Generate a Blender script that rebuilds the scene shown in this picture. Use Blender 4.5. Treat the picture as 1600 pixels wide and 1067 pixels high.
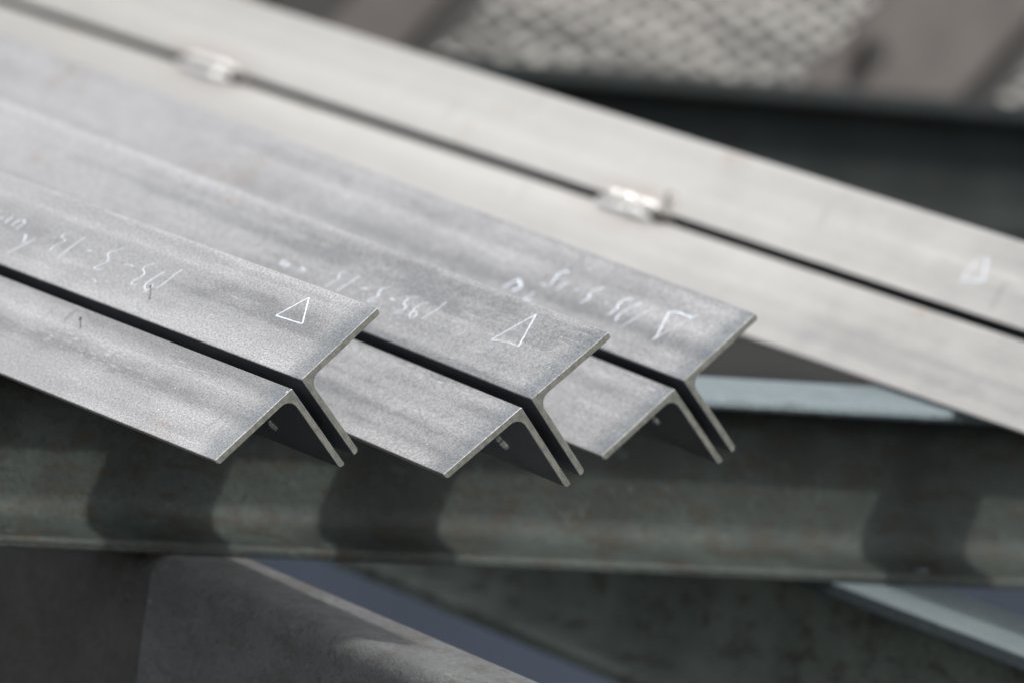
import bpy, bmesh, math, random
from mathutils import Vector, Matrix
for o in list(bpy.data.objects): bpy.data.objects.remove(o)
SC = bpy.context.scene
COL = SC.collection
random.seed(7)

# ------------------------------------------------------------------ camera
cam_d = bpy.data.cameras.new('camera')
cam = bpy.data.objects.new('camera', cam_d)
COL.objects.link(cam)
CR = Vector((0.8450757782429366, -0.515608749565573, 0.1414020735290318))
CU = -Vector((0.05128054489473083, -0.18508922256108717, -0.9813828434435832))
CB = -Vector((0.5321815806115268, 0.8365940455570666, -0.12997372116983374))
cp = Vector((-2.770229328863048, -4.621198300297323, 0.7566167085111228))
cam.matrix_world = Matrix(((CR.x, CU.x, CB.x, cp.x), (CR.y, CU.y, CB.y, cp.y), (CR.z, CU.z, CB.z, cp.z), (0, 0, 0, 1)))
cam_d.sensor_width = 36
cam_d.lens = 277.2
cam_d.clip_start = .1
cam_d.clip_end = 1000
cam_d.dof.use_dof = True
cam_d.dof.focus_distance = 5.47
cam_d.dof.aperture_fstop = 5.6
cam_d.dof.aperture_blades = 8
SC.camera = cam
SC.render.resolution_x = 1024
SC.render.resolution_y = 682

# ------------------------------------------------------------------ light
to_sun = Vector((.33, -.72, 1.0)).normalized()
world = bpy.data.worlds.new('World'); SC.world = world
world.use_nodes = True
wn = world.node_tree
sky = wn.nodes.new('ShaderNodeTexSky'); sky.sky_type = 'NISHITA'
sky.sun_disc = False
sky.sun_elevation = math.asin(to_sun.z)
sky.sun_rotation = math.atan2(to_sun.x, to_sun.y)
sky.air_density = 1.0; sky.dust_density = 3.0; sky.ozone_density = 1.0
bg = wn.nodes['Background']; bg.inputs['Strength'].default_value = .15
veil = wn.nodes.new('ShaderNodeHueSaturation')      # thin high cloud: the blue is washed out
veil.inputs['Saturation'].default_value = .14
wn.links.new(sky.outputs[0], veil.inputs['Color'])
wn.links.new(veil.outputs[0], bg.inputs['Color'])
sd = bpy.data.lights.new('sun', 'SUN'); sd.energy = 2.0; sd.angle = math.radians(2.5); sd.color = (1, .95, .88)
sun = bpy.data.objects.new('sun', sd); COL.objects.link(sun)
sun.rotation_euler = to_sun.to_track_quat('Z', 'Y').to_euler()
SC.view_settings.view_transform = 'Standard'
SC.view_settings.look = 'None'
SC.view_settings.exposure = 1.3
SC.view_settings.gamma = 1
SC.render.engine = 'CYCLES'

# ------------------------------------------------------------------ node helpers
class NT:
    def __init__(s, name):
        s.m = bpy.data.materials.new(name); s.m.use_nodes = True
        s.t = s.m.node_tree; s.b = s.t.nodes['Principled BSDF']
        s.co = s.t.nodes.new('ShaderNodeTexCoord').outputs['Object']
        oi = s.t.nodes.new('ShaderNodeObjectInfo'); s.rnd = oi.outputs['Random']
    def n(s, t, **k):
        x = s.t.nodes.new(t)
        for a, v in k.items(): setattr(x, a, v)
        return x
    def l(s, a, b): s.t.links.new(a, b)
    def put(s, sock, v):
        if hasattr(v, 'is_linked') or hasattr(v, 'links'): s.l(v, sock)
        else: sock.default_value = v
    def mapped(s, scale, off=(0, 0, 0)):
        m = s.n('ShaderNodeMapping'); s.l(s.co, m.inputs['Vector'])
        m.inputs['Scale'].default_value = scale; m.inputs['Location'].default_value = off
        return m.outputs[0]
    def noise(s, scale, detail=3, rough=.55, st=(1, 1, 1), off=(0, 0, 0), dist=0):
        x = s.n('ShaderNodeTexNoise', noise_dimensions='3D')
        s.l(s.mapped(st, off), x.inputs['Vector'])
        x.inputs['Scale'].default_value = scale; x.inputs['Detail'].default_value = detail
        x.inputs['Roughness'].default_value = rough; x.inputs['Distortion'].default_value = dist
        return x.outputs['Fac']
    def ramp(s, v, a, b, lo=0., hi=1.):
        x = s.n('ShaderNodeMapRange'); x.clamp = True; x.interpolation_type = 'SMOOTHSTEP'
        s.l(v, x.inputs['Value'])
        for i, q in zip(('From Min', 'From Max', 'To Min', 'To Max'), (a, b, lo, hi)): x.inputs[i].default_value = q
        return x.outputs['Result']
    def math(s, op, a, b=0.):
        x = s.n('ShaderNodeMath', operation=op); s.put(x.inputs[0], a); s.put(x.inputs[1], b); return x.outputs[0]
    def mix(s, fac, a, b, mode='MIX'):
        x = s.n('ShaderNodeMix', data_type='RGBA', blend_type=mode)
        s.put(x.inputs[0], fac)
        for i, v in ((6, a), (7, b)):
            if isinstance(v, tuple): x.inputs[i].default_value = (*v[:3], 1)
            else: s.l(v, x.inputs[i])
        return x.outputs[2]
    def xyz(s):
        x = s.n('ShaderNodeSeparateXYZ'); s.l(s.co, x.inputs[0]); return x.outputs
    def bump(s, h, strength=.3, dist=.0005):
        x = s.n('ShaderNodeBump'); x.inputs['Strength'].default_value = strength; x.inputs['Distance'].default_value = dist
        s.l(h, x.inputs['Height']); s.l(x.outputs[0], s.b.inputs['Normal'])
    def done(s, col, rough=.5, metal=0., spec=.5):
        s.put(s.b.inputs['Base Color'], col if not isinstance(col, tuple) else (*col, 1))
        s.put(s.b.inputs['Roughness'], rough); s.put(s.b.inputs['Metallic'], metal)
        s.b.inputs['Specular IOR Level'].default_value = spec
        return s.m

def rolled_steel(name, base, light, dark, off, warm=(.40, .31, .24), grain=1.0, stains=.3, rough=.46, endfade=1., metal=.85, scratch=.3, far_light=.5, scuffs=(), heat=()):
    """rolled steel with its weathered skin: broad rolling bands, cloudy wear, fine grain, painted brightening along the length, scratches"""
    k = NT(name); o = (off * 3.1, off * 1.7, off * .9)
    band = k.noise(1, 2, .5, (42, .55, 42), o)
    streak = k.noise(1, 4, .6, (150, 2.2, 150), o)
    cloud = k.noise(30, 5, .7, (1, .4, 1), o)
    patch = k.noise(8, 4, .6, (1, .4, 1), (o[1], o[0], o[2]))
    sp = k.noise(760, 3, .7, (1, .75, 1), o)
    sp2 = k.noise(420, 3, .7, (1, .8, 1), o)
    v = k.math('ADD', k.math('MULTIPLY', band, .66), k.math('ADD', k.math('MULTIPLY', streak, .08), k.math('MULTIPLY', cloud, .26)))
    c = k.mix(k.ramp(v, .40, .50), dark, base)
    c = k.mix(k.ramp(v, .50, .60, 0, .6), c, light)
    c = k.mix(k.math('MULTIPLY', k.ramp(patch, .54, .70), .40), c, dark)
    # distinct dark scale smears lying across the bar
    sm = k.noise(24, 3, .6, (.5, 1.3, 1), (off + 7, 3, 2), .8)
    c = k.mix(k.math('MULTIPLY', k.ramp(sm, .66, .74), .55), c, (dark[0] * .72, dark[1] * .74, dark[2] * .78))
    # glossy brightening away from the ends, painted into the colour in patches
    y = k.xyz()['Y']
    lift = k.math('MULTIPLY', k.ramp(k.math('ADD', y, k.math('MULTIPLY', k.math('SUBTRACT', k.noise(5, 4, .6), .5), 1.2)), .15, 1.1), far_light)
    c = k.mix(lift, c, light)
    # rust breath
    st = k.noise(17, 5, .7, (1, .5, 1), (off, 5, off * 2))
    c = k.mix(k.math('MULTIPLY', k.ramp(st, .60, .72), stains), c, warm)
    # blue grey band where the piece was cut
    wob = k.math('ADD', y, k.math('MULTIPLY', k.math('SUBTRACT', k.noise(40, 3), .5), .03))
    c = k.mix(k.math('MULTIPLY', k.ramp(wob, .004, .034, 1, 0), .6 * endfade), c, (dark[0] * .66, dark[1] * .74, dark[2] * .78))
    # grain
    g = k.math('ADD', k.math('MULTIPLY', k.math('SUBTRACT', sp, .5), 2.3 * grain), k.math('MULTIPLY', k.math('SUBTRACT', sp2, .5), 1.0 * grain))
    hs = k.n('ShaderNodeHueSaturation'); k.l(c, hs.inputs['Color']); k.l(k.math('ADD', g, 1.), hs.inputs['Value'])
    c = hs.outputs[0]
    # scratches along the length, kept to a few worn places
    sc1 = k.noise(1, 2, .5, (760, 22, 760), (off, 2, 3))
    wear = k.noise(13, 2, .5, (2.2, .8, 1), (off * 5, 1, 1))
    x_ = k.xyz()['X']
    def spot(cx, cy, rx, ry):
        a = k.math('DIVIDE', k.math('SUBTRACT', x_, cx), rx); b_ = k.math('DIVIDE', k.math('SUBTRACT', y, cy), ry)
        return k.ramp(k.math('ADD', k.math('MULTIPLY', a, a), k.math('MULTIPLY', b_, b_)), .2, 1., 1, 0)
    for q in heat:
        h_ = k.math('MULTIPLY', spot(*q), k.ramp(cloud, .35, .6, .05, .28))
        c = k.mix(h_, c, (.46, .34, .29))
    fs = k.noise(1, 2, .5, (900, 60, 900), (off, 6, 3))
    for q in scuffs:
        c = k.mix(k.math('MULTIPLY', k.math('MULTIPLY', spot(*q), .6), k.ramp(fs, .60, .67)), c, (.93, .92, .90))
    c = k.mix(k.math('MULTIPLY', k.math('MULTIPLY', k.ramp(sc1, .60, .68), k.ramp(wear, .56, .64)), scratch), c, (.95, .94, .92))
    # bright and dark specks, small rust pits
    ws = k.noise(300, 1, .4, (1, 1, 1), (off, 9, 1))
    c = k.mix(k.ramp(ws, .77, .82), c, (.95, .94, .92))
    c = k.mix(k.math('MULTIPLY', k.ramp(ws, .23, .19), .7), c, (.12, .09, .07))
    k.bump(k.math('ADD', k.math('MULTIPLY', sp, .5), sp2), .35, .0003)
    r = k.math('ADD', rough - .09, k.math('MULTIPLY', v, .2))
    return k.done(c, r, metal)

def simple(name, col, col2, scale, rough=.6, metal=0, st=(1, 1, 1), bumpd=.0005, bs=.4, fine=200, spec=.5):
    k = NT(name)
    a = k.noise(scale, 5, .6, st); b_ = k.noise(fine, 3, .6)
    c = k.mix(k.ramp(a, .35, .65), col, col2)
    hs = k.n('ShaderNodeHueSaturation'); k.l(c, hs.inputs['Color'])
    k.l(k.math('ADD', k.math('MULTIPLY', k.math('SUBTRACT', b_, .5), .7), 1.), hs.inputs['Value'])
    k.bump(b_, bs, bumpd)
    return k.done(hs.outputs[0], rough, metal, spec)

def painted_steel(name, col, col2, rust, fine=480, scale=9, rough=.55, sky_tint=None, sky_z=0, spec=.15):
    """old brushed paint: mottled, pitted, chipped to rust; sky reflection painted along the top flange if sky_tint is given"""
    k = NT(name)
    a = k.noise(scale, 6, .68, (1, 1, 1)); f1 = k.noise(fine, 3, .65); f2 = k.noise(70, 5, .7); f3 = k.noise(28, 5, .7, (1, 1, 2.2), (3, 1, 4))
    c = k.mix(k.ramp(a, .40, .60), col, col2)
    c = k.mix(k.math('MULTIPLY', k.ramp(f3, .50, .62), .7), c, rust)
    c = k.mix(k.math('MULTIPLY', k.ramp(f2, .60, .68), .6), c, (col[0] * 1.7, col[1] * 1.75, col[2] * 1.8))
    pit = k.noise(260, 3, .6)
    c = k.mix(k.math('MULTIPLY', k.ramp(pit, .40, .32), .75), c, (col[0] * .3, col[1] * .28, col[2] * .25))
    chip = k.noise(55, 4, .75, (1, 1, 1), (8, 8, 1))
    c = k.mix(k.math('MULTIPLY', k.ramp(chip, .70, .72), .8), c, (.075, .045, .03))
    if sky_tint:
        z = k.xyz()['Z']
        zz = k.math('ADD', z, k.math('MULTIPLY', k.math('SUBTRACT', f2, .5), .008))
        c = k.mix(k.math('MULTIPLY', k.ramp(zz, sky_z - .0015, sky_z + .0015), k.ramp(f3, .3, .5, .7, 1)), c, sky_tint)  # top flange tinted to imitate reflected sky
    hs = k.n('ShaderNodeHueSaturation'); k.l(c, hs.inputs['Color'])
    k.l(k.math('ADD', k.math('MULTIPLY', k.math('SUBTRACT', f1, .5), 1.9), 1.), hs.inputs['Value'])
    k.bump(k.math('ADD', k.math('MULTIPLY', pit, 1.2), k.math('ADD', f1, k.math('MULTIPLY', f2, 1.5))), .7, .0009)
    return k.done(hs.outputs[0], k.ramp(f2, .3, .7, rough - .05, rough + .15), 0, spec)

M = {}
M['steel_a'] = rolled_steel('rolled_steel_first', (.43, .422, .418), (.61, .597, .59), (.30, .296, .296), 1.0, scuffs=((-.034, .25, .013, .10), (.012, .055, .008, .045), (-.02, .12, .006, .05), (.02, .33, .008, .03)))
M['steel_b'] = rolled_steel('rolled_steel_second', (.43, .422, .418), (.61, .597, .59), (.295, .293, .294), 4.3, stains=.6, scuffs=((-.010, .10, .006, .12), (.012, .12, .006, .06), (.05, .16, .005, .02)))
M['steel_c'] = rolled_steel('rolled_steel_third', (.44, .431, .426), (.61, .597, .59), (.305, .302, .302), 8.8, stains=.5, scuffs=((.016, .045, .007, .035), (-.012, .05, .006, .07)))
M['steel_far'] = rolled_steel('rolled_steel_pale', (.52, .502, .47), (.77, .74, .69), (.40, .387, .366), 13.0, warm=(.5, .38, .3), grain=.4, stains=.5, scratch=.3, far_light=.65,
    heat=((0, .975, .035, .10), (0, 1.685, .035, .11)))
M['scale'] = simple('shaded_steel', (.10, .11, .125), (.14, .15, .165), 40, .5, .85, (1, .3, 1), .0003, .35, 700)  # dark copy of the steel, imitates shade on stems and inner faces
M['cut'] = simple('sawn_steel', (.050, .052, .046), (.085, .086, .073), 210, .5, .15, (1, 1, .6), .0002, .4, 1000)
M['weld'] = simple('weld_metal', (.40, .39, .38), (.58, .57, .55), 220, .5, .5, (1, 1, 1), .0006, .5, 700)
M['weld_bright'] = simple('bright_weld_metal', (.56, .555, .54), (.80, .79, .77), 300, .3, .3, (1, 1, 1), .0006, .5, 700)
M['slag'] = simple('weld_slag', (.02, .02, .018), (.05, .045, .04), 300, .5)
M['chalk'] = None
M['frame'] = painted_steel('grey_green_paint', (.024, .030, .0275), (.016, .019, .0175), (.019, .0155, .0115), sky_tint=(.098, .122, .132), sky_z=-.069)
M['frame_b'] = painted_steel('pale_green_paint', (.165, .19, .17), (.115, .135, .12), (.06, .055, .047), 700, 7, .55, sky_tint=(.080, .098, .104), sky_z=-.2165)
M['tube_shade'] = painted_steel('shaded_tube_paint', (.058, .057, .056), (.046, .045, .045), (.048, .042, .037), 900, 14, .6)  # darker tube colour stands for the shadow of the near cross beam
M['frame_tube'] = painted_steel('grey_tube_paint', (.090, .095, .096), (.076, .079, .080), (.066, .064, .062), 900, 14, .5, sky_tint=None)
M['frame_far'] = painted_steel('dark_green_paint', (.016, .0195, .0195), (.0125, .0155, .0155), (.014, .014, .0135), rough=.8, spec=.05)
M['mauve'] = simple('faded_primer', (.062, .054, .051), (.046, .040, .038), 12, .8)
M['dark_bar'] = simple('added_gap_shade', (.008, .0075, .007), (.014, .012, .011), 12, .7)
M['strand'] = simple('mesh_strand_steel', (.03, .03, .027), (.05, .047, .042), 30, .6, .3)
M['kick'] = simple('dull_grey_sheet', (.010, .011, .011), (.015, .016, .016), 5, .75)
M['blue'] = simple('blue_sheet_paint', (.0055, .011, .022), (.009, .016, .030), 4, .5)
M['fleck'] = simple('rust_drip', (.03, .02, .015), (.05, .035, .03), 500, .7)
def chalk_mat():
    k = NT('chalk_line')
    n = k.noise(1300, 2, .6); n2 = k.noise(160, 2, .5)
    c = k.mix(k.ramp(k.math('ADD', n, k.math('MULTIPLY', n2, .5)), .76, .95, 1, 0), (.40, .41, .43), (.58, .63, .69))
    k.bump(n, .6, .0003)
    return k.done(c, .95, 0, .1)
M['chalk'] = chalk_mat()
def ground_mat():
    k = NT('pale_gravel_ground')
    a = k.noise(1.1, 4, .6); b_ = k.noise(6, 4, .7, (1, .3, 1)); s = k.noise(60, 3, .6)
    c = k.mix(k.ramp(a, .42, .58), (.028, .026, .024), (.075, .071, .066))
    c = k.mix(k.math('MULTIPLY', k.ramp(b_, .48, .56), .9), c, (.30, .29, .27))
    hs = k.n('ShaderNodeHueSaturation'); k.l(c, hs.inputs['Color'])
    k.l(k.math('ADD', k.math('MULTIPLY', k.math('SUBTRACT', s, .5), .8), 1.), hs.inputs['Value'])
    k.bump(s, .6, .01)
    return k.done(hs.outputs[0], .95)
M['ground'] = ground_mat()
M['yard'] = simple('dark_asphalt', (.026, .027, .027), (.036, .036, .034), 3, .9, 0, (1, 1, 1), .004, .6, 90, .1)

# ------------------------------------------------------------------ object helpers
def link(name, bm, mats, parent=None, mw=None, smooth=None, kind=None):
    me = bpy.data.meshes.new(name)
    bmesh.ops.recalc_face_normals(bm, faces=bm.faces)
    bm.to_mesh(me); bm.free()
    for m in (mats if isinstance(mats, (list, tuple)) else [mats]): me.materials.append(m)
    if smooth is not None:
        for p in me.polygons: p.use_smooth = True
        me.set_sharp_from_angle(angle=math.radians(smooth))
    o = bpy.data.objects.new(name, me); COL.objects.link(o)
    if parent: o.parent = parent
    if mw is not None: o.matrix_local = mw
    if kind: o['kind'] = kind
    return o
def thing(name, label, cat, mw=None, group=None):
    o = bpy.data.objects.new(name, None); COL.objects.link(o)
    o.empty_display_size = .05
    if mw is not None: o.matrix_world = mw
    o['label'] = label; o['category'] = cat
    if group: o['group'] = group
    return o
def box_bm(x0, x1, y0, y1, z0, z1, bev=0, bm=None):
    own = bm is None
    bm = bm or bmesh.new()
    r = bmesh.ops.create_cube(bm, size=1)
    for v in r['verts']:
        v.co = Vector(((x0 + x1) / 2 + v.co.x * (x1 - x0), (y0 + y1) / 2 + v.co.y * (y1 - y0), (z0 + z1) / 2 + v.co.z * (z1 - z0)))
    if bev:
        es = list({e for v in r['verts'] for e in v.link_edges})
        bmesh.ops.bevel(bm, geom=es, offset=bev, segments=2, affect='EDGES', profile=.5)
    return bm
def arc(cx, cz, r, a0, a1, n):
    return [(cx + r * math.cos(math.radians(a0 + (a1 - a0) * i / n)), cz + r * math.sin(math.radians(a0 + (a1 - a0) * i / n))) for i in range(n + 1)]
def extrude_profile(pf, ys, capmat=0, wob=0, ins=.0004):
    """closed profile (x,z) swept along y with a tiny arris at both ends"""
    bm = bmesh.new(); n = len(pf)
    def inset(d):
        out = []
        for i in range(n):
            p0, p1, p2 = Vector(pf[i - 1]), Vector(pf[i]), Vector(pf[(i + 1) % n])
            e1 = (p1 - p0).normalized(); e2 = (p2 - p1).normalized()
            nn = Vector((-(e1.y + e2.y), e1.x + e2.x)); nn.normalize()
            out.append(p1 + nn * d * SGN)
        return out
    area = sum(pf[i - 1][0] * pf[i][1] - pf[i][0] * pf[i - 1][1] for i in range(n))
    SGN = 1 if area > 0 else -1
    rings = []
    small = inset(ins)
    seq = [(ys[0], small)] + [(ys[0] + ins, pf)] + [(y, pf) for y in ys[1:-1]] + [(ys[-1] - ins, pf)] + [(ys[-1], small)]
    for y, pr in seq:
        dx = wob * math.sin(y * 3.1 + n) ; dz = wob * math.sin(y * 2.3 + 1)
        rings.append([bm.verts.new((p[0] + dx, y, p[1] + dz)) for p in pr])
    for a, b_ in zip(rings, rings[1:]):
        for i in range(n):
            bm.faces.new((a[i - 1], a[i], b_[i], b_[i - 1]))
    for r_ in (rings[0], rings[-1]):
        f = bm.faces.new(r_); f.material_index = capmat
    for fc in bm.faces:
        if capmat and len(fc.verts) == 4 and all(v in rings[0] or v in rings[1] for v in fc.verts): fc.material_index = 0
    return bm

# ------------------------------------------------------------------ setting: ground
bm = bmesh.new()
bmesh.ops.create_grid(bm, x_segments=2, y_segments=2, size=150)
for v in bm.verts: v.co.z = -.9
link('ground', bm, M['ground'], kind='structure')
bm = bmesh.new()
bmesh.ops.create_grid(bm, x_segments=2, y_segments=2, size=1)
for v in bm.verts: v.co = Vector((-4 + v.co.x * 34, -10 + v.co.y * 17.2, -.896))
link('asphalt_yard', bm, M['yard'], kind='structure')

# ------------------------------------------------------------------ support frame (welded I-beams)
CB_TOP, CB_BOT = -.0605, -.2015
def ibeam_profile(top, bot, w, tf=.0085, tw=.007, r=.017, slope=.13, er=.004):
    """I section (x across, z up), tapered flanges with rounded toes and root fillets"""
    hw, t2 = w / 2, tw / 2
    rise = (hw - t2) * slope
    half = [(-hw + .001, top), (hw - .001, top), (hw, top - .001), (hw, top - tf + .003), (hw - .003, top - tf - .003 * slope)]
    zr = top - tf - rise
    half += [(t2 + r * 1.0, zr + r * slope), (t2 + r * .45, zr - r * .2), (t2 + r * .1, zr - r * .62), (t2, zr - r * 1.15)]
    m = (top + bot) / 2
    right = half[1:]
    lowr = [(x, 2 * m - z) for x, z in reversed(right)]
    pf = right + lowr
    pf += [(-x, z) for x, z in reversed(pf)]
    return pf
frame = thing('support_frame', 'grey green welded frame of steel I-beams and a box tube that carries the steel angles', 'frame')
YC = .466            # centre line of the near cross beam
def cross_beam(y, mat, x0=-.55, x1=2.95, w=.108):
    pf = ibeam_profile(CB_TOP, CB_BOT, w)
    bm = extrude_profile(pf, [x0] + [x0 + (x1 - x0) * i / 20 for i in range(1, 20)] + [x1])
    # sweep axis y -> x
    for v in bm.verts: v.co = Vector((v.co.y, y - v.co.x, v.co.z))
    return link('cross_beam', bm, mat, frame, smooth=35)
cb1 = cross_beam(YC, M['frame']); cb1['label'] = 'near grey green cross beam under the sawn ends'
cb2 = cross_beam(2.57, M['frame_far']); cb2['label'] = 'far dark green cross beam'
# tall rounded box tube on the left (x .127-.217)
def rtube(x0, x1, z0, z1, r):
    return arc(x1 - r, z1 - r, r, 90, 0, 5) + arc(x1 - r, z0 + r, r, 0, -90, 5) + arc(x0 + r, z0 + r, r, -90, -180, 5) + arc(x0 + r, z1 - r, r, 180, 90, 5)
ys = [-1.1 + .2 * i for i in range(20)]
lb = link('long_beam', extrude_profile(rtube(.142, .240, -.43, -.2018, .018), [-1.1 + .15 * i for i in range(10)] + [.409]), M['frame_tube'], frame, smooth=40)
lb['label'] = 'grey rounded box tube running from under the cross beam towards the viewer'
lb = link('long_beam', extrude_profile(rtube(.142, .240, -.43, -.2018, .018), [.4105 + .24 * i for i in range(11)]), M['tube_shade'], frame, smooth=40)
lb['label'] = 'box tube continuing behind the near cross beam, coloured dark for its shade'
pf = [(x + .815, z) for x, z in ibeam_profile(-.2018, -.348, .108, tf=.013)]
lb = link('long_beam', extrude_profile(pf, ys), M['frame_b'], frame, smooth=35)
lb['label'] = 'grey green I-beam running under the cross beams'
def bead_bm(p0, p1, r, n=14, lump=.25, seed=1, flat=1.):
    rr = random.Random(seed); bm = bmesh.new(); p0, p1 = Vector(p0), Vector(p1)
    ax = (p1 - p0).normalized(); u = ax.orthogonal().normalized(); w = ax.cross(u)
    rings = []
    for i in range(n + 1):
        t = i / n; e = math.sqrt(max(0, 1 - (2 * t - 1) ** 6)) * .97 + .03
        c = p0.lerp(p1, t) + u * rr.uniform(-.1, .1) * r + w * rr.uniform(-.1, .1) * r
        q = r * e * (1 + (lump if i % 2 else -lump) * rr.random())
        rings.append([bm.verts.new(c + (u * math.cos(a) + w * math.sin(a) * flat) * q) for a in [k * math.pi / 4 for k in range(8)]])
    for a, b_ in zip(rings, rings[1:]):
        for i in range(8): bm.faces.new((a[i - 1], a[i], b_[i], b_[i - 1]))
    bm.faces.new(rings[0]); bm.faces.new(rings[-1])
    return bm
link('weld_bead', bead_bm((.765, YC - .046, -.203), (.845, YC - .046, -.203), .005, 24, .3, 3), M['frame'], frame, smooth=60)
link('weld_bead', bead_bm((.14, YC - .046, -.203), (.21, YC - .046, -.203), .004, 20, .3, 4), M['frame'], frame, smooth=60)
s_ = link('weld_bead', bead_bm((.846, YC - .044, -.196), (.858, YC - .04, -.194), .005, 8, .4, 5), M['frame_b'], frame, smooth=60)
s_['label'] = 'pale spot of weld where the I-beam meets the cross beam'
for x in (.171, .805):
    zt = -.43 if x < .5 else -.345
    for y in (-.8, 2.35):
        bm = box_bm(x - .04, x + .04, y - .04, y + .04, -.884, zt - .002, .004)
        link('leg', bm, M['frame'], frame)
        link('foot_plate', box_bm(x - .08, x + .08, y - .08, y + .08, -.892, -.8845), M['frame'], frame)

# ------------------------------------------------------------------ the T-shaped double angles
B_, T_, H_, ST = .075, .005, .0045, .0722
def angle_profile():
    """right-hand angle: x = along the flange, z = up (negative down the stem)"""
    ro, ri, rt = .0011, .0085, .0028
    p = [(B_ + H_ - .0004, 0), (B_ + H_, -.0004)]
    p += [(B_ + H_, -(T_ - rt))] + arc(B_ + H_ - rt, -(T_ - rt), rt, 0, -90, 4)[1:]
    p += arc(H_ + T_ + ri, -T_ - ri, ri, 90, 180, 7)
    p += [(H_ + T_, -(ST - rt))] + arc(H_ + T_ - rt, -(ST - rt), rt, 0, -90, 4)[1:]
    p += [(H_ + .0007, -ST), (H_, -ST + .0007)]
    p += arc(H_ + ro, -ro, ro, 180, 90, 4)
    return p
AP = angle_profile()
FR = {
 0: ([0.0, 0.0, 0.0], [0.707107, 0.0, 0.707107], [0.0, 1.0, 0.0]),
 1: ([0.19164, 0.00503, -0.00514], [0.730611, -0.033073, 0.681993], [0.039189, 0.999211, 0.006473]),
 2: ([0.39782, 0.12611, -0.00521], [0.707637, -0.030491, 0.705918], [0.032174, 0.999423, 0.010915]),
 3: ([0.91309, 0.0, 0.00212], [0.612975, 0.010452, 0.790033], [-0.027753, 0.99958, 0.008308]),
}
def frame_matrix(k):
    o, hx, yy = [Vector(q) for q in FR[k]]
    zz = hx.cross(yy)
    return Matrix(((hx.x, yy.x, zz.x, o.x), (hx.y, yy.y, zz.y, o.y), (hx.z, yy.z, zz.z, o.z), (0, 0, 0, 1)))
LEN = 3.05
def stroke(bm, pts, w, z0=.00004, z1=.00022, rr=random):
    """a chalk line: a low ridge with a wandering edge laid on the flange"""
    P = [Vector(p) for p in pts]
    sm = []
    for i in range(len(P) - 1):
        a, b_, c, d = P[max(i - 1, 0)], P[i], P[i + 1], P[min(i + 2, len(P) - 1)]
        n = max(2, int((c - b_).length / 1.1))
        for j in range(n):
            t = j / n
            if w > 0:
                sm.append(.5 * (2 * b_ + (c - a) * t + (2 * a - 5 * b_ + 4 * c - d) * t * t + (3 * b_ - a - 3 * c + d) * t ** 3))
            else: sm.append(b_.lerp(c, t))
    sm.append(P[-1]); w = abs(w)
    prev = None
    for i, p in enumerate(sm):
        q = sm[min(i + 1, len(sm) - 1)] - sm[max(i - 1, 0)]
        if q.length < 1e-6: q = Vector((1, 0))
        q.normalize(); nn = Vector((-q.y, q.x))
        ww = w * .47 * rr.uniform(.72, 1.25) * (.6 if i in (0, len(sm) - 1) else 1)
        a = p + nn * ww; c = p - nn * ww * rr.uniform(.8, 1.1)
        cur = [bm.verts.new((a.x / 1000, a.y / 1000, z0)), bm.verts.new((a.x / 1000 * .8 + c.x / 1000 * .2, a.y / 1000 * .8 + c.y / 1000 * .2, z1)),
               bm.verts.new((c.x / 1000 * .8 + a.x / 1000 * .2, c.y / 1000 * .8 + a.y / 1000 * .2, z1)), bm.verts.new((c.x / 1000, c.y / 1000, z0))]
        if prev:
            for u in range(3): bm.faces.new((prev[u], prev[u + 1], cur[u + 1], cur[u]))
        prev = cur
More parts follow.
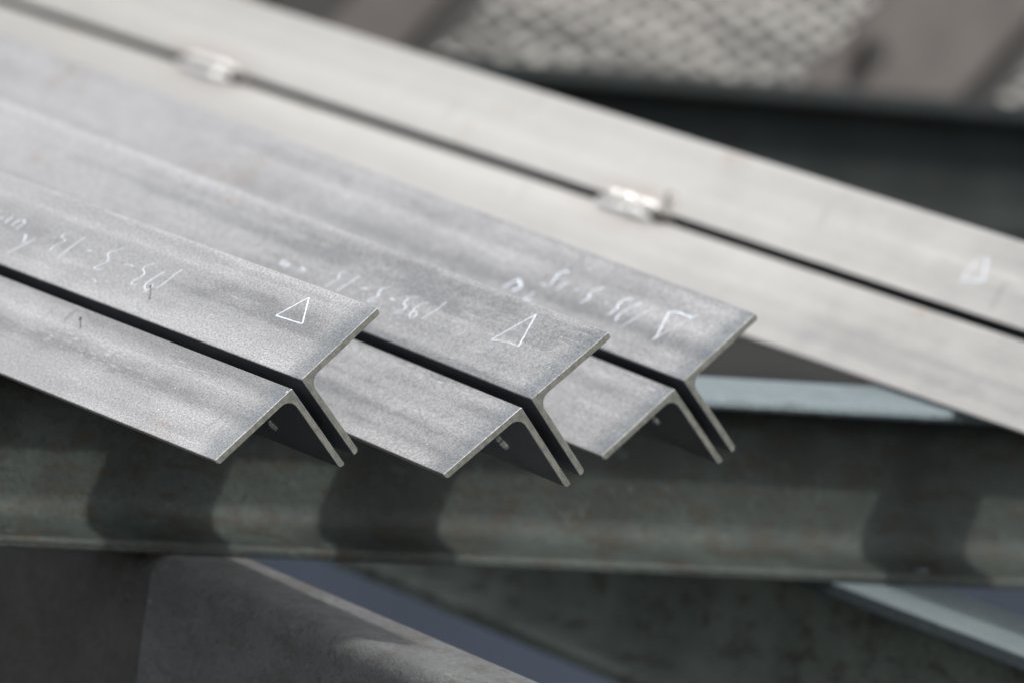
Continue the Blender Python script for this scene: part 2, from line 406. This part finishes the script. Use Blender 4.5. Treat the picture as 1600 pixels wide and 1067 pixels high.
CHALK = {0:[('t',1.5,[(45.3,94.3),(68.4,80.4),(46.4,58.3),(45.3,94.3)]),('n',1.2,[(40.0,505.5),(43.5,505.2)]),('n',1.2,[(38.5,495.5),(46.2,494.9)]),('n',1.2,[(37.4,484.2),(46.0,482.9)]),('n',1.2,[(37.0,475.7),(44.5,473.0),(46.7,480.2)]),('n',1.2,[(16.0,454.9),(19.4,452.4),(27.0,446.9),(34.7,440.7)]),('n',1.3,[(35.7,457.5),(31.5,452.9),(28.2,449.8)]),('n',0.8,[(29.9,410.6),(34.5,411.0),(41.2,406.2),(43.5,407.8),(44.5,414.0),(47.0,414.9),(50.9,407.8)]),('n',1.2,[(31.4,405.3),(32.8,403.6)]),('n',0.8,[(27.6,392.9),(39.9,391.0),(52.3,387.4)]),('n',1.3,[(40.8,370.0),(42.1,362.6)]),('n',0.9,[(57.4,325.6),(54.4,329.3),(51.7,334.5),(45.7,342.0),(42.8,340.4),(40.7,335.5),(36.2,335.1),(30.9,340.0),(28.9,339.9),(29.4,334.1),(31.4,328.3)]),('n',1.1,[(41.2,311.5),(42.4,304.9),(41.6,299.2)]),('n',0.9,[(51.5,275.8),(49.0,282.9),(44.5,287.1),(42.3,285.6),(40.4,280.2),(36.7,279.2),(30.5,282.6),(28.1,281.8),(27.9,278.7),(28.6,274.3)]),('n',0.9,[(47.3,259.7),(38.0,264.8),(31.9,265.6),(28.2,262.3),(27.8,257.8),(31.0,255.8),(33.6,257.9),(32.5,262.0)]),('n',0.9,[(24.3,258.8),(28.0,257.1)]),('n',0.6,[(54.4,244.1),(43.7,246.3),(36.2,247.6),(31.6,249.8)])],1:[('t',1.1,[(37.8,109.5),(71.7,93.6),(41.0,73.8),(41.1,88.8),(37.8,109.5)]),('n',0.7,[(54.0,201.2),(43.9,202.2),(32.1,206.9)]),('n',1.0,[(47.6,218.1),(44.2,224.9),(38.1,226.5),(32.9,225.0),(29.6,219.8),(31.9,216.8),(35.0,218.0),(36.2,222.6),(34.5,224.6)]),('n',1.1,[(49.2,236.4),(46.5,243.3),(41.5,245.8),(38.0,243.2),(36.9,237.7),(33.5,237.1),(30.5,242.6),(28.8,242.7),(29.0,239.3),(30.8,234.6)]),('n',1.6,[(38.7,264.8),(38.4,257.8)]),('n',1.3,[(48.0,278.6),(44.6,285.5),(40.4,285.4),(37.1,282.1),(34.0,283.0),(31.0,285.8),(29.2,285.8),(29.7,280.9),(32.3,275.5)]),('n',1.8,[(37.3,310.1),(39.6,302.3)]),('n',1.3,[(47.4,326.9),(40.5,328.5),(27.7,333.1)]),('n',0.9,[(46.2,343.2),(44.1,350.4),(40.0,349.7),(38.2,346.0),(34.7,348.1),(27.5,351.0)]),('n',1.8,[(30.0,428.4),(36.3,431.6)]),('n',1.8,[(30.5,424.2),(35.5,424.4)]),('n',1.8,[(30.7,418.6),(35.0,418.7)]),('n',1.3,[(32.2,403.4),(35.5,392.1)]),('n',1.3,[(36.2,402.0),(31.9,392.1)])],2:[('t',1.9,[(26.8,76.6),(31.0,76.2),(54.5,91.2),(56.8,80.6),(56.7,61.5),(60.9,57.0)]),('t',1.0,[(56.1,60.7),(35.1,73.4),(26.8,76.6)]),('n',0.9,[(53.3,111.9),(39.9,118.5),(26.8,123.6)]),('n',1.6,[(54.1,129.0),(46.2,136.1),(36.8,140.0),(30.5,136.3)]),('n',1.8,[(40.2,134.1),(41.2,132.9)]),('n',2.0,[(54.4,142.3),(50.9,151.4),(45.4,153.2),(40.6,149.7),(33.0,151.9)]),('n',3,[(42.4,169.2),(42.3,166.0)]),('n',2.0,[(54.4,186.8),(48.1,195.2),(43.8,195.7),(40.9,191.4),(34.1,195.9)]),('n',3,[(43.8,215.8),(44.6,212.6)]),('n',1.5,[(47.9,233.5),(37.8,236.6)]),('n',2.2,[(55.5,243.3),(55.3,249.8),(50.9,252.2),(45.4,250.9),(39.5,248.0)]),('n',1.6,[(37.7,259.9),(37.8,251.0)]),('n',2.5,[(22.4,298.2),(34.0,290.3)]),('n',3,[(34.0,290.3),(28.2,278.4),(23.3,283.6)]),('n',1.8,[(29.4,256.7),(19.8,260.6),(20.4,250.2)])],3:[('t',2.4,[(29.3,521.2),(34.4,495.7),(56.7,511.8)]),('t',1.6,[(29.3,521.2),(53.7,518.4)])]}
LAB = [
 ('T-shaped pair of grey steel angles, nearest sawn end, with a neat closed chalk triangle', 'steel_a'),
 ('T-shaped pair of grey steel angles, middle sawn end, its chalk triangle thin and kinked', 'steel_b'),
 ('T-shaped pair of grey steel angles, rearmost sawn end, its chalk triangle thick and open', 'steel_c'),
 ('pale T-shaped pair of steel angles behind the others, tack welded along its gap', 'steel_far'),
]
BEADS = {0: ((-9.7, 71.3, -44.6), (-9.7, 66.5, -52.0), .0016), 1: ((-9.7, 68.2, -39.8), (-9.7, 61.1, -50.7), .0021), 2: ((-9.7, 64.8, -39.7), (-9.7, 59.0, -46.5), .0017)}
for k in range(4):
    lab, mk = LAB[k]
    root = thing('double_angle_bar', lab, 'steel bar', frame_matrix(k), 'T-shaped double angle bars lying on the frame')
    y0 = 0.0 if k < 3 else -.95
    L = LEN if k < 3 else 4.3
    ys = [y0] + [y0 + .02 + (L - .04) * i / 24 for i in range(25)] + [y0 + L]
    halves = []
    for s in (1, -1):
        bm = extrude_profile([(s * x, z) for x, z in AP], ys, 1, 0)
        bm.normal_update()
        for f in bm.faces:                         # shade painted in: darker steel on the stem and the inner faces
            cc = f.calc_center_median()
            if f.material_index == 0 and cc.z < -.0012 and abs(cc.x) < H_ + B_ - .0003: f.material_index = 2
        a = link('steel_angle', bm, [M[mk], M['cut'], M['scale']], root, smooth=30)  # 'scale' is the dark copy of the steel that imitates shade
        halves.append(a)
    halves[0]['label'] = 'right-hand angle carrying the chalk writing'
    # packing plates between the two stems, welded along both arrises
    packs = [(1.05, .09), (1.95, .09), (2.75, .09)] if k < 3 else [(.922, .105), (1.627, .115), (2.6, .1), (.15 - .75, .1)]
    for i, (yp, ln) in enumerate(packs):
        link('packing_plate', box_bm(-H_ + .0002, H_ - .0002, yp, yp + ln, -.058, -.0035, .0005), M[mk], root)
        if k == 3 and i < 2:
            for s in (1, -1):
                link('weld_bead', bead_bm((s * .0056, yp + .012, .0), (s * .0056, yp + ln - .014, .0), .0038, 20, .6, 10 * i + s + 5), M['weld_bright'], root, smooth=60)
            link('slag_crust', bead_bm((0, yp - .012, -.002), (0, yp + .012, -.001), .0062, 10, .4, 3 + i), M['slag'], root, smooth=60)
    if k == 3:
        link('weld_spatter', bead_bm((.012, .925, .0), (.024, .932, .0), .0046, 9, .5, 9), M['weld'], root, smooth=60)
    if k in BEADS:
        p, q, r = BEADS[k]
        link('weld_bead', bead_bm([c / 1000 for c in p], [c / 1000 for c in q], r * 1.4, 10, .35, k), M['weld_bright'], root, smooth=60)
    tri = [(w, l) for a, w, l in CHALK[k] if a == 't']; num = [(w, l) for a, w, l in CHALK[k] if a == 'n']
    bm = bmesh.new()
    for w, l in tri:
        for a, b_ in zip(l, l[1:]): stroke(bm, [a, b_], -w)
    link('chalk_triangle', bm, M['chalk'], halves[0])
    if num:
        for w, l in num:
            bm = bmesh.new(); stroke(bm, l, w)
            link('chalk_stroke', bm, M['chalk'], halves[0])
    if k == 0:
        for s, (p, q) in ((0, ((31.8, 257.6), (22.0, 244.9))), (1, ((-13.9, 295.9), (-20.8, 285.4)))):
            bm = bmesh.new(); p, q = Vector(p), Vector(q)
            stroke(bm, [p, q], -.5, .00004, .0004); d = (q - p).normalized()
            stroke(bm, [p - d * 1.5, p + d * 2.0], -2.2, .00004, .0006); stroke(bm, [q - d * .8, q + d * .8], -1.5, .00004, .0006)
            link('dark_drip', bm, M['fleck'], halves[s])
# shim that takes up the gap below the pale bar
# ------------------------------------------------------------------ guard fence behind
fence = thing('mesh_fence', 'blurred expanded metal mesh fence with mauve diagonal braces behind the bars', 'fence')
FY = 2.9
ZR = -.225
link('kick_sheet', box_bm(-.6, 4.6, FY - .004, FY + .004, -.88, ZR - .02), M['kick'], fence)
link('rail', box_bm(-.6, 4.6, FY - .02, FY + .02, ZR - .0195, ZR + .0195, .002), M['dark_bar'], fence)
link('rail', box_bm(-.6, 4.6, FY - .02, FY + .02, .66, .70, .002), M['dark_bar'], fence)
for x in (-.63, 4.63):
    link('post', box_bm(x - .025, x + .025, FY - .025, FY + .025, -.895, .74, .003), M['dark_bar'], fence)
bm = bmesh.new()
cw, ch, sw, sd_ = .044, .024, .0046, .003
x0, x1, z0, z1 = -.58, 4.58, ZR + .02, .66
nr = int((z1 - z0) / (ch / 2)); nc = int((x1 - x0) / (cw / 2))
vs, fs = [], []
for r_ in range(nr):
    zc = z0 + (r_ + .5) * ch / 2
    prev = None
    for i in range(nc + 1):
        up = ((i + r_) % 2) * 2 - 1
        zz = zc + up * ch / 4; x = x0 + i * cw / 2
        b0 = len(vs)
        vs += [(x, FY - sd_, zz - sw / 2), (x, FY - sd_, zz + sw / 2), (x, FY + sd_, zz + sw / 2), (x, FY + sd_, zz - sw / 2)]
        if prev is not None:
            for u in range(4): fs.append((prev + u, prev + (u + 1) % 4, b0 + (u + 1) % 4, b0 + u))
        prev = b0
bm.free()
me = bpy.data.meshes.new('expanded_mesh'); me.from_pydata(vs, [], fs); me.materials.append(M['strand'])
em = bpy.data.objects.new('expanded_mesh', me); COL.objects.link(em); em.parent = fence; em['kind'] = 'stuff'
def brace(xb, w, mat, y0, y1, name='brace', ang=50, zb=ZR + .02, zt=.66):  # also builds the dark bars added for the shadowed gaps
    """diagonal flat whose lower right edge meets height -.12 at xb; clipped level with the rails"""
    t = math.tan(math.radians(ang)); hw = w / math.sin(math.radians(ang))
    bm = bmesh.new()
    lo = xb + (zb + .12) / t; hi = xb + (zt + .12) / t
    P = [(lo - hw, zb), (lo, zb), (hi, zt), (hi - hw, zt)]
    va = [bm.verts.new((x, y0, z)) for x, z in P]; vb = [bm.verts.new((x, y1, z)) for x, z in P]
    bm.faces.new(va); bm.faces.new(vb)
    for i in range(4): bm.faces.new((va[i - 1], va[i], vb[i], vb[i - 1]))
    return link(name, bm, mat, fence)
brace(2.53, .165, M['mauve'], FY - .033, FY - .021)
brace(2.572, .03, M['dark_bar'], FY - .05, FY - .021)  # dark bar added to stand for the shadowed gap beside the mauve brace
brace(1.762, .09, M['mauve'], FY - .033, FY - .021)
brace(1.80, .03, M['dark_bar'], FY - .05, FY - .021)  # same added bar for the dark gap beside the left brace
brace(1.635, .07, M['dark_bar'], FY - .05, FY - .021)
bm = bmesh.new()
bmesh.ops.create_cone(bm, segments=14, radius1=.016, radius2=.013, depth=.02, cap_ends=True)
for v in bm.verts: v.co = Vector((2.419 + v.co.x, FY - .043 + v.co.z, -.043 + v.co.y * 1.3))
link('bolt_head', bm, M['dark_bar'], fence, smooth=40)

# ------------------------------------------------------------------ blue board on the ground
bs = link('blue_board', box_bm(-.4, 4.4, 2.77, 2.80, -.893, -.56, .003), M['blue'])
bs['label'] = 'long blue painted board standing on edge at the foot of the fence'; bs['category'] = 'board'
